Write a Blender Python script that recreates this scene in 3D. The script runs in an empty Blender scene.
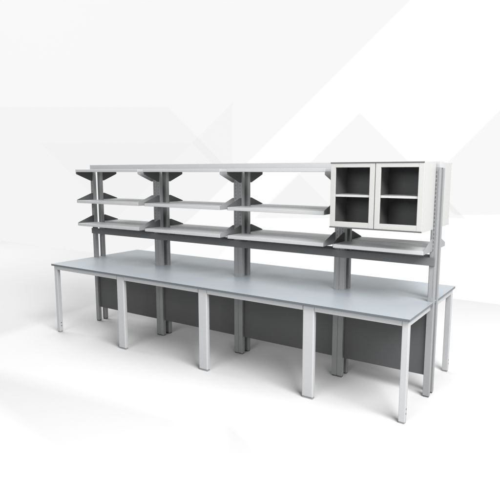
import bpy, bmesh, math, random
from mathutils import Vector, Matrix
random.seed(4)
S = bpy.context.scene
COL = S.collection

# ------------------------------------------------------------------ helpers
def box(bm, x0, x1, y0, y1, z0, z1, bev=0.0015, seg=2, mi=0):
    r = bmesh.ops.create_cube(bm, size=1.0)
    vs = r['verts']
    for v in vs:
        v.co = Vector((x0 + (v.co.x + .5) * (x1 - x0), y0 + (v.co.y + .5) * (y1 - y0), z0 + (v.co.z + .5) * (z1 - z0)))
    fs = {f for v in vs for f in v.link_faces}
    for f in fs: f.material_index = mi
    if bev:
        es = list({e for v in vs for e in v.link_edges})
        bmesh.ops.bevel(bm, geom=es, offset=bev, segments=seg, profile=.5, affect='EDGES', material=mi)

def prism_x(bm, pts, x0, x1, bev=0.001):
    """polygon given in (y, z), extruded along x"""
    a = [bm.verts.new((x0, y, z)) for y, z in pts]
    b = [bm.verts.new((x1, y, z)) for y, z in pts]
    n = len(pts); fs = [bm.faces.new(a), bm.faces.new(b[::-1])]
    for i in range(n):
        fs.append(bm.faces.new((a[i], b[i], b[(i + 1) % n], a[(i + 1) % n])))
    bmesh.ops.recalc_face_normals(bm, faces=fs)
    if bev:
        es = list({e for f in fs for e in f.edges})
        bmesh.ops.bevel(bm, geom=es, offset=bev, segments=1, affect='EDGES')

def cyl(bm, c, r0, r1, z0, z1, n=20, axis='Z', mi=0):
    r = bmesh.ops.create_cone(bm, cap_ends=True, segments=n, radius1=r0, radius2=r1, depth=z1 - z0)
    for f in {f for v in r['verts'] for f in v.link_faces}: f.material_index = mi
    M = Matrix.Translation((0, 0, (z0 + z1) / 2))
    if axis == 'X': M = Matrix.Rotation(math.pi / 2, 4, 'Y') @ M
    if axis == 'Y': M = Matrix.Rotation(-math.pi / 2, 4, 'X') @ M
    bmesh.ops.transform(bm, matrix=Matrix.Translation(c) @ M, verts=r['verts'])

def obj(name, bm, mats, parent=None, loc=(0, 0, 0)):
    me = bpy.data.meshes.new(name); bm.to_mesh(me); bm.free()
    for p in me.polygons: p.use_smooth = True
    o = bpy.data.objects.new(name, me); COL.objects.link(o)
    for m in (mats if isinstance(mats, (list, tuple)) else [mats]): me.materials.append(m)
    md = o.modifiers.new('normals', 'WEIGHTED_NORMAL'); md.keep_sharp = False; md.weight = 90
    o.location = loc
    if parent: o.parent = parent
    return o

def copy(o, loc, parent=None, label=None):
    c = o.copy(); COL.objects.link(c); c.location = loc
    if parent: c.parent = parent
    for ch in list(o.children):
        d = ch.copy(); COL.objects.link(d); d.parent = c
    if label: c['label'] = label
    return c

def thing(name, label, cat, loc=(0, 0, 0), group=None):
    o = bpy.data.objects.new(name, None); COL.objects.link(o); o.location = loc
    o.empty_display_size = .2
    o['label'] = label; o['category'] = cat
    if group: o['group'] = group
    return o

# ------------------------------------------------------------------ materials
def mat(name, col, rough=.4, metal=0.0, var=.03, bump=.02, scale=60, spec=.5, stretch=None):
    m = bpy.data.materials.new(name); m.use_nodes = True
    nt = m.node_tree; N = nt.nodes; L = nt.links
    b = N['Principled BSDF']
    b.inputs['Metallic'].default_value = metal
    b.inputs['Specular IOR Level'].default_value = spec
    tc = N.new('ShaderNodeTexCoord'); mp = N.new('ShaderNodeMapping')
    mp.inputs['Scale'].default_value = stretch or (1, 1, 1)
    L.new(tc.outputs['Object'], mp.inputs['Vector'])
    n1 = N.new('ShaderNodeTexNoise'); n1.inputs['Scale'].default_value = scale; n1.inputs['Detail'].default_value = 5
    n2 = N.new('ShaderNodeTexNoise'); n2.inputs['Scale'].default_value = 3.1; n2.inputs['Detail'].default_value = 3
    L.new(mp.outputs[0], n1.inputs['Vector']); L.new(mp.outputs[0], n2.inputs['Vector'])
    mx = N.new('ShaderNodeMath'); mx.operation = 'ADD'
    L.new(n1.outputs['Fac'], mx.inputs[0]); L.new(n2.outputs['Fac'], mx.inputs[1])
    mr = N.new('ShaderNodeMapRange'); mr.inputs['From Min'].default_value = .6; mr.inputs['From Max'].default_value = 1.4
    mr.inputs['To Min'].default_value = 1 - var; mr.inputs['To Max'].default_value = 1 + var
    L.new(mx.outputs[0], mr.inputs['Value'])
    vm = N.new('ShaderNodeVectorMath'); vm.operation = 'SCALE'
    vm.inputs[0].default_value = col
    L.new(mr.outputs[0], vm.inputs['Scale']); L.new(vm.outputs[0], b.inputs['Base Color'])
    rr = N.new('ShaderNodeMapRange'); rr.inputs['From Min'].default_value = .3; rr.inputs['From Max'].default_value = .7
    rr.inputs['To Min'].default_value = rough - .05; rr.inputs['To Max'].default_value = rough + .05
    L.new(n2.outputs['Fac'], rr.inputs['Value']); L.new(rr.outputs[0], b.inputs['Roughness'])
    if bump:
        bp = N.new('ShaderNodeBump'); bp.inputs['Strength'].default_value = bump; bp.inputs['Distance'].default_value = .002
        L.new(n1.outputs['Fac'], bp.inputs['Height']); L.new(bp.outputs[0], b.inputs['Normal'])
    return m

M_LEG = mat('pale_grey_coated_steel', (.395, .40, .41), .38)
M_RACK = mat('grey_coated_steel', (.25, .253, .257), .42, spec=.3)
M_BEAM = mat('shaded_beam_grey', (.135, .137, .14), .5, spec=.2)  # darker than the posts: shade under the shelves is put into the colour
M_SHELF = mat('shelf_coated_steel', (.41, .415, .42), .40, var=.012)
M_TOP = mat('blue_grey_laminate', (.285, .312, .334), .42, var=.02, scale=220)
M_EDGE = mat('dark_edge_band', (.095, .11, .12), .4)
M_PANEL = mat('dark_grey_panel', (.062, .063, .065), .45, spec=.45, var=.05, stretch=(6, 1, .5))
M_CAB = mat('warm_white_cabinet_paint', (.405, .405, .395), .4)
M_SIDE_SHADE = mat('grey_side_shade', (.17, .17, .17), .5)  # colour stands in for shade on the inner cabinet sides
M_SHW = mat('white_inner_shelf', (.66, .66, .65), .4)
M_TRIM_GAP = mat('dark_trim_and_gap_shade', (.07, .07, .07), .5)
M_DARK = mat('shaded_cabinet_back', (.06, .06, .063), .55)  # shade inside the cabinet, put into the back panel's colour
M_SLOT = mat('slot_dark_grey', (.12, .12, .122), .7)
M_FOOT = mat('grey_plastic_foot', (.25, .25, .26), .5)

def glass_mat():
    m = bpy.data.materials.new('clear_glazing'); m.use_nodes = True
    nt = m.node_tree; N = nt.nodes; L = nt.links
    for n in list(N): N.remove(n)
    out = N.new('ShaderNodeOutputMaterial'); mix = N.new('ShaderNodeMixShader')
    tr = N.new('ShaderNodeBsdfTransparent'); tr.inputs[0].default_value = (.99, .993, .993, 1)
    gl = N.new('ShaderNodeBsdfGlossy'); gl.inputs['Roughness'].default_value = .03
    gl.inputs['Color'].default_value = (.9, .9, .9, 1)
    fr = N.new('ShaderNodeFresnel'); fr.inputs['IOR'].default_value = 1.13
    L.new(fr.outputs[0], mix.inputs[0]); L.new(tr.outputs[0], mix.inputs[1]); L.new(gl.outputs[0], mix.inputs[2])
    L.new(mix.outputs[0], out.inputs[0]); return m
M_GLASS = glass_mat()

def print_mat(name, polys, ax, base, self_glow=0.0, sharp=40.0):
    """white seamless paper printed with pale grey triangles; polys: (points, factor) in object space"""
    m = bpy.data.materials.new(name); m.use_nodes = True
    nt = m.node_tree; N = nt.nodes; L = nt.links
    b = N['Principled BSDF']; b.inputs['Roughness'].default_value = .85; b.inputs['Specular IOR Level'].default_value = .1
    tc = N.new('ShaderNodeTexCoord'); sp = N.new('ShaderNodeSeparateXYZ'); L.new(tc.outputs['Object'], sp.inputs[0])
    U, V = sp.outputs[ax[0]], sp.outputs[ax[1]]
    def math_(op, a, b_=None, c=None, clamp=False):
        n = N.new('ShaderNodeMath'); n.operation = op; n.use_clamp = clamp
        for i, s in enumerate((a, b_, c)):
            if s is None: continue
            if isinstance(s, (int, float)): n.inputs[i].default_value = s
            else: L.new(s, n.inputs[i])
        return n.outputs[0]
    tot = None
    for pts, fac in polys:
        area = sum(pts[i][0] * pts[(i + 1) % len(pts)][1] - pts[(i + 1) % len(pts)][0] * pts[i][1] for i in range(len(pts)))
        if area < 0: pts = pts[::-1]
        msk = None
        for i in range(len(pts)):
            (x0, y0), (x1, y1) = pts[i], pts[(i + 1) % len(pts)]
            ln = math.hypot(x1 - x0, y1 - y0); nx, ny = -(y1 - y0) / ln, (x1 - x0) / ln
            d = math_('MULTIPLY_ADD', U, nx, -(nx * x0 + ny * y0)); d = math_('MULTIPLY_ADD', V, ny, d)
            s = math_('MULTIPLY_ADD', d, sharp, .5, clamp=True)
            msk = s if msk is None else math_('MULTIPLY', msk, s)
        f = math_('MULTIPLY_ADD', msk, fac - 1.0, 1.0)
        tot = f if tot is None else math_('MULTIPLY', tot, f)
    vm = N.new('ShaderNodeVectorMath'); vm.operation = 'SCALE'; vm.inputs[0].default_value = base
    L.new(tot, vm.inputs['Scale']); L.new(vm.outputs[0], b.inputs['Base Color'])
    if self_glow:                               # glow added so the sheet stays evenly white; no lamp behind it
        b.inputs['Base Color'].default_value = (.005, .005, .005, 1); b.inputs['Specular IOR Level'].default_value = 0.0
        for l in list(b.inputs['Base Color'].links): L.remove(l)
        L.new(vm.outputs[0], b.inputs['Emission Color']); b.inputs['Emission Strength'].default_value = self_glow
    return m

# ------------------------------------------------------------------ setting: a white seamless sweep
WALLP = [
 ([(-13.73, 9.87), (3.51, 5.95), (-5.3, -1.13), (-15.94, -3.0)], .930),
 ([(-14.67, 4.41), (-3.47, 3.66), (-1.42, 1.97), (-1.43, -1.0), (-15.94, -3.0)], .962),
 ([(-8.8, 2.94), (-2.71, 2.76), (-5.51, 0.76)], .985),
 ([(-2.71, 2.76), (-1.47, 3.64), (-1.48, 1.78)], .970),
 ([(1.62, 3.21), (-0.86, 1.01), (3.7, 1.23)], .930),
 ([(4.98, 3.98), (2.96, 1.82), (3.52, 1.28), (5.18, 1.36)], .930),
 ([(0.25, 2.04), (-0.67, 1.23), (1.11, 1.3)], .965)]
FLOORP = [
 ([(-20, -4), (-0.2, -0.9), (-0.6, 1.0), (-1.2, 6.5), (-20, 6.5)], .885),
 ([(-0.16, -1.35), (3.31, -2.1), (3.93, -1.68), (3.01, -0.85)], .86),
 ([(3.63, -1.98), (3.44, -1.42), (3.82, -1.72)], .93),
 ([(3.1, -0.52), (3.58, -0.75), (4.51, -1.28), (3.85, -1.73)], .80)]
YW, RC = 6.0, 1.2
bm = bmesh.new()
vs = [bm.verts.new(p) for p in ((-20, -8, 0), (16, -8, 0), (16, YW - RC, 0), (-20, YW - RC, 0))]
bm.faces.new(vs)
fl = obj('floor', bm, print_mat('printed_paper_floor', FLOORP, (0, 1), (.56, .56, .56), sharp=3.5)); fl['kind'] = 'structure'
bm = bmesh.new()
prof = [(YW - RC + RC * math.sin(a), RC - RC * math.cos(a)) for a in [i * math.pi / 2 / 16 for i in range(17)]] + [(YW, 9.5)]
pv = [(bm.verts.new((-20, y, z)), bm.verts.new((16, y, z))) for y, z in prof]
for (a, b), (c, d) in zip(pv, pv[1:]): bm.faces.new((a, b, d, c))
bd = obj('backdrop', bm, print_mat('printed_glowing_sheet', WALLP, (0, 2), (1.0, 1.0, 1.0), 1.0)); bd['kind'] = 'structure'  # backdrop emits by itself instead of being lit by the lamps

# ------------------------------------------------------------------ the bench
L_, D_, H_ = 4.584, 1.497, .90
B = [0.0, 1.228, 2.446, 3.666, L_]          # module boundaries
EX = .014                                    # inset of the end frames
bench = thing('lab_bench', 'long double-sided laboratory bench with blue-grey worktop on pale grey square legs', 'lab bench', (L_ / 2, D_ / 2, 0))
def bobj(name, bm, m, par=bench):            # build in world coordinates, parent to the bench
    o = obj(name, bm, m, par); o.matrix_parent_inverse = Matrix.Translation(-Vector(bench.location)); return o

YM = D_ / 2
CD, CG, CW = .047, .068, .056                # column depth, gap between front and rear, width
YF0, YF1 = YM - CG / 2 - CD, YM - CG / 2
YR0, YR1 = YM + CG / 2, YM + CG / 2 + CD

bm = bmesh.new()
box(bm, 0, L_, 0, D_, H_ - .024, H_, .003, 3)
def colspans():
    out = []
    for i, b in enumerate(B):
        if i == 0: out.append([(EX, EX + CW)])
        elif i == 4: out.append([(L_ - CW + .003, L_ + .003)])
        else: out.append([(b - .0006 - CW, b - .0006), (b + .0006, b + .0006 + CW)])
    return out
CS = colspans()
for f in bm.faces:                            # dark edge band on the vertical faces
    if abs(f.normal.z) < .5: f.material_index = 1
bobj('worktop', bm, [M_TOP, M_EDGE])

LW, LD = .056, .050
def leg_bm(w, holes=False):
    bm = bmesh.new()
    box(bm, -w / 2, w / 2, -LD / 2, LD / 2, .012, H_ - .0245, .013 if w > .09 else .006, 4)
    if holes:
        for z in (.085, .125):
            cyl(bm, (w / 2 - .001, 0, z), .008, .008, 0, .002, 14, 'X', 1)
    return bm
def foot_bm(w):
    bm = bmesh.new()
    box(bm, -w / 2 + .004, w / 2 - .004, -LD / 2 + .004, LD / 2 - .004, 0, .0118, .002, 1)
    return bm
LEGY = (.030 + LD / 2, D_ - .030 - LD / 2)
end_leg = obj('leg', leg_bm(LW, True), [M_LEG, M_SLOT], bench); obj('foot', foot_bm(LW), M_FOOT, end_leg)
wide_leg = obj('leg', leg_bm(.116), M_LEG, bench); obj('foot', foot_bm(.116), M_FOOT, wide_leg)
base = Vector(bench.location)
first = {'e': True, 'w': True}
for i, b in enumerate(B):
    for y in LEGY:
        k = 'e' if i in (0, 4) else 'w'
        x = EX + LW / 2 if i == 0 else (L_ - EX - LW / 2 if i == 4 else b)
        p = Vector((x, y, 0)) - base
        src = end_leg if k == 'e' else wide_leg
        if first[k]: src.location = p; first[k] = False
        else: copy(src, p)
# rails between the legs
RZ0, RZ1 = .826, H_ - .0245
def legspan(i):
    if i == 0: return EX, EX + LW
    if i == 4: return L_ - EX - LW, L_ - EX
    return B[i] - .058, B[i] + .058
for i in range(4):
    x0, x1 = legspan(i)[1] + .001, legspan(i + 1)[0] - .001
    for y0, y1 in ((.033, .073), (D_ - .073, D_ - .033)):
        bm = bmesh.new(); box(bm, x0, x1, y0, y1, RZ0, RZ1, .003, 2); bobj('apron_rail', bm, M_LEG)
for x0, x1 in ((EX + .003, EX + .043), (L_ - EX - .043, L_ - EX - .003)):
    for y0, y1 in ((.030 + LD + .001, YF0 - .006), (YR1 + .006, D_ - .031 - LD)):
        bm = bmesh.new(); box(bm, x0, x1, y0, y1, RZ0, RZ1, .003, 2); bobj('end_rail', bm, M_LEG)
# modesty panels between the columns
for i in range(4):
    bm = bmesh.new()
    box(bm, CS[i][-1][1] + .003, CS[i + 1][0][0] - .003, YF1 - .020, YF1 - .004, .20, H_ - .026, .0015, 1)
    bobj('modesty_panel', bm, M_PANEL)

# ------------------------------------------------------------------ the shelving rack
rack = thing('shelving_rack', 'grey steel rack of slotted posts and open shelves rising through the bench middle', 'shelving rack', (L_ / 2, YM, 0))
rbase = Vector(rack.location)
def robj(name, bm, m, par=rack):
    o = obj(name, bm, m, par); o.matrix_parent_inverse = Matrix.Translation(-rbase); return o
ZT = 2.090
def column_bm(back=False):
    bm = bmesh.new()
    box(bm, -CW / 2, CW / 2, -CD / 2, CD / 2, .012, ZT, .003, 2)
    s = 1 if back else -1
    # shallow folded ribs on the outer face, a row of slots between them
    for x in (-.018, .018):
        box(bm, x - .004, x + .004, min(s * CD / 2, s * (CD / 2 + .002)), max(s * CD / 2, s * (CD / 2 + .002)), .95, ZT - .01, 0)
    z = 1.36
    while z < ZT - .03:
        y0, y1 = s * (CD / 2 - .001), s * (CD / 2 + .0008)
        box(bm, -.004, .004, min(y0, y1), max(y0, y1), z, z + .020, 0, mi=1)
        z += .036
    box(bm, -CW / 2 + .004, CW / 2 - .004, -CD / 2 + .004, CD / 2 - .004, 0, .0118, 0, mi=1)
    return bm
colF = obj('post', column_bm(False), [M_RACK, M_SLOT], rack)
colR = obj('post', column_bm(True), [M_RACK, M_SLOT], rack)
ff = {0: True, 1: True}
for i in range(5):
    for x0, x1 in CS[i]:
        for k, y in ((0, (YF0 + YF1) / 2), (1, (YR0 + YR1) / 2)):
            p = Vector(((x0 + x1) / 2, y, 0)) - rbase
            src = (colF, colR)[k]
            if ff[k]: src.location = p; ff[k] = False
            else: copy(src, p)
# top rail along the whole spine
bm = bmesh.new(); box(bm, -.02, L_ - .004, YM - .055, YM + .055, ZT + .0005, ZT + .059, .003, 2); robj('top_rail', bm, M_SHELF)
# back beams (front and rear) below the lowest shelves
for y0, y1 in ((YF0 - .020, YF0 - .0025), (YR1 + .0025, YR1 + .020)):
    bm = bmesh.new(); box(bm, EX + .002, L_ - .003, y0, y1, 1.231, 1.303, .002, 2); robj('beam', bm, M_BEAM)

SY0 = .402                                   # front edge of the shelves
SD = YF0 - .004 - SY0
M_BRK_SHADE = mat('shaded_bracket_grey', (.09, .091, .093), .6, spec=.1)  # same metal as the right-end brackets, with shade put into the colour
def bracket(x, z0, up, rear, par, m):
    """tapered end bracket, local coordinates of the shelf (front edge at y = 0)"""
    bm = bmesh.new()
    if up:
        pts = [(0.002, .004), (0.002, .036), (.012, .044), (SD - .03, .118), (SD + .002, .118), (SD + .002, .004)]
    else:
        pts = [(0.004, -.0005), (0.004, -.024), (.012, -.030), (SD - .03, -.115), (SD + .002, -.115), (SD + .002, -.0005)]
    if rear: pts = [(-y, z) for y, z in pts]
    prism_x(bm, pts, x - .0015, x + .0015, .0005)
    return obj('bracket', bm, m, par)
def shelf(x0, x1, z, up, rear):
    """z = underside of an ordinary shelf, underside of the board for a top shelf"""
    w = x1 - x0
    bm = bmesh.new()
    y0, y1 = (0, SD) if not rear else (-SD, 0)
    if up: box(bm, .0022, w - .0022, y0, y1, 0, .034, .004, 3)
    else: box(bm, -.004, w + .004, y0, y1, 0, .0335, .004, 3)
    o = obj('shelf', bm, M_SHELF, rack)
    o.location = Vector((x0, SY0 if not rear else D_ - SY0, z)) - rbase
    bracket(.0, z, up, rear, o, M_BRK_SHADE); bracket(w, z, up, rear, o, M_RACK)  # left end in the shaded grey, right end in the lighter tone
    return o
Z_MID, Z_LOW, Z_TOP = 1.656, 1.357, 2.056
for i in range(4):
    x0 = B[i] + (.048 if i else EX + .038)
    x1 = B[i + 1] - (.048 if i < 3 else .030)
    for rear in (False, True):
        shelf(x0, x1, Z_LOW, True, rear)
        if i < 3:
            shelf(x0, x1, Z_MID, True, rear); shelf(x0, x1, Z_TOP, False, rear)

# ------------------------------------------------------------------ wall cabinets hung on the rack (front and rear of the last module)
CX0, CX1, CZ0, CZ1, CDP = 3.724, 4.556, 1.556, 2.140, .335
def cabinet(label, rear):
    w, h, d = CX1 - CX0, CZ1 - CZ0, CDP
    c = thing('wall_cabinet', label, 'wall cabinet', ((CX0 + CX1) / 2, (YF0 - .0255) if not rear else (YR1 + .0255), CZ0), 'glazed cabinets hung on the rack')
    s = -1 if not rear else 1
    def bx(bm, x0, x1, ya, yb, z0, z1, bev=.0015, mi=0):
        y0, y1 = s * ya, s * yb
        box(bm, x0, x1, min(y0, y1), max(y0, y1), z0, z1, bev, 2, mi)
    t = .018; hw = w / 2; dd = d - .022      # dd = carcass depth, doors in front
    bm = bmesh.new()
    bx(bm, -hw, -hw + t, 0, dd, .001, h); bx(bm, hw - t, hw, 0, dd, .001, h)
    bx(bm, -hw + t, hw - t, 0, dd, .002, .002 + t, 0); bx(bm, -hw + t, hw - t, 0, dd, h - .001 - t, h - .001, 0)
    bx(bm, -.009, .009, .012, dd - .003, .002 + t, h - .001 - t, 0)
    obj('carcass', bm, M_CAB, c)
    bm = bmesh.new(); bx(bm, -hw + t + .001, hw - t - .001, .002, .010, .003 + t, h - .002 - t, 0); obj('back_panel', bm, M_DARK, c)
    for xa, xb in ((-hw + t + .0006, -hw + t + .002), (.0096, .011)):
        bm = bmesh.new(); bx(bm, xa, xb, .0105, dd - .006, .003 + t, h - .002 - t, 0); obj('side_shade', bm, M_SIDE_SHADE, c)  # thin added sheets that darken the inner sides like shade
    bm = bmesh.new(); bx(bm, -hw - .001, hw - .001, d + .0006, d + .004, h - .0095, h, .0005); obj('top_trim', bm, M_TRIM_GAP, c)
    bm = bmesh.new(); bx(bm, -hw - .001, hw - .001, d + .0006, d + .003, .0005, .0115, .0005); obj('bottom_shadow_line', bm, M_TRIM_GAP, c)  # dark strip painted in for the shadow gap at the cabinet bottom
    for sx in (-1, 1):
        a, b = (-hw + t + .0025, -.010) if sx < 0 else (.0115, hw - t - .001)
        bm = bmesh.new(); bx(bm, a, b, .012, dd + .005, .280, .300, .001); obj('inner_shelf', bm, M_SHW, c)
        a, b = (-hw + .001, -.003) if sx < 0 else (.003, hw - .001)
        fr, z0, z1 = .046, .001, h - .001
        bm = bmesh.new(); y0, y1 = dd + .002, d
        bx(bm, a, a + fr, y0, y1, z0, z1, .002); bx(bm, b - fr, b, y0, y1, z0, z1, .002)
        bx(bm, a + fr, b - fr, y0, y1 - .0005, z0, z0 + fr + .012, .001); bx(bm, a + fr, b - fr, y0, y1 - .0005, z1 - fr + .002, z1, .001)
        dr = obj('door', bm, M_CAB, c)
        bm = bmesh.new(); bx(bm, a + fr - .004, b - fr + .004, dd + .009, dd + .013, z0 + fr + .008, z1 - fr + .006, 0)
        obj('pane', bm, M_GLASS, dr)
    return c
cabinet('off-white wall cabinet with two glazed doors facing forward, one inner shelf behind the glass', False)
cabinet('off-white wall cabinet behind the slotted end post, only its plain side showing', True)

# ------------------------------------------------------------------ light
W = bpy.data.worlds.new('World'); S.world = W; W.use_nodes = True
bg = W.node_tree.nodes['Background']; bg.inputs[0].default_value = (.97, .985, 1, 1); bg.inputs[1].default_value = .03
def area(name, loc, target, size, power, col=(1, 1, 1), sy=None):
    l = bpy.data.lights.new(name, 'AREA'); l.energy = power; l.color = col
    l.shape = 'RECTANGLE'; l.size = size; l.size_y = sy or size
    o = bpy.data.objects.new(name, l); COL.objects.link(o); o.location = loc
    o.rotation_euler = (Vector(target) - Vector(loc)).to_track_quat('-Z', 'Y').to_euler()
    return o
area('top_softbox', (2.3, 1.5, 9.0), (2.3, .75, 0), 6.0, 310, sy=5.0)
area('key_softbox', (9.0, -3.0, 7.0), (4.0, .7, 1.0), 4.6, 1600, sy=5.2)
area('front_softbox', (3.5, -10.0, 5.0), (2.3, .7, 1.0), 5.0, 560, sy=3.5)
area('left_floor_fill', (-8.5, 2.0, 8.8), (-7.0, 2.2, 0), 8.0, 1230, sy=6.0)  # fill light added to brighten the far-left floor

# ------------------------------------------------------------------ camera
cam = bpy.data.cameras.new('camera'); co = bpy.data.objects.new('camera', cam); COL.objects.link(co)
cam.sensor_width = 36; cam.lens = 526.3 / 500 * 36; cam.clip_end = 200; cam.clip_start = .05
co.location = (5.7966, -4.0536, 2.0533)
co.rotation_euler = (math.radians(90 - 8.409), 0, math.radians(34.05))
S.camera = co
S.render.engine = 'CYCLES'
S.cycles.max_bounces = 6; S.cycles.diffuse_bounces = 1; S.cycles.glossy_bounces = 2
S.cycles.transparent_max_bounces = 12
S.view_settings.view_transform = 'Standard'; S.view_settings.look = 'None'
S.view_settings.exposure = 0.0; S.view_settings.gamma = 1.0
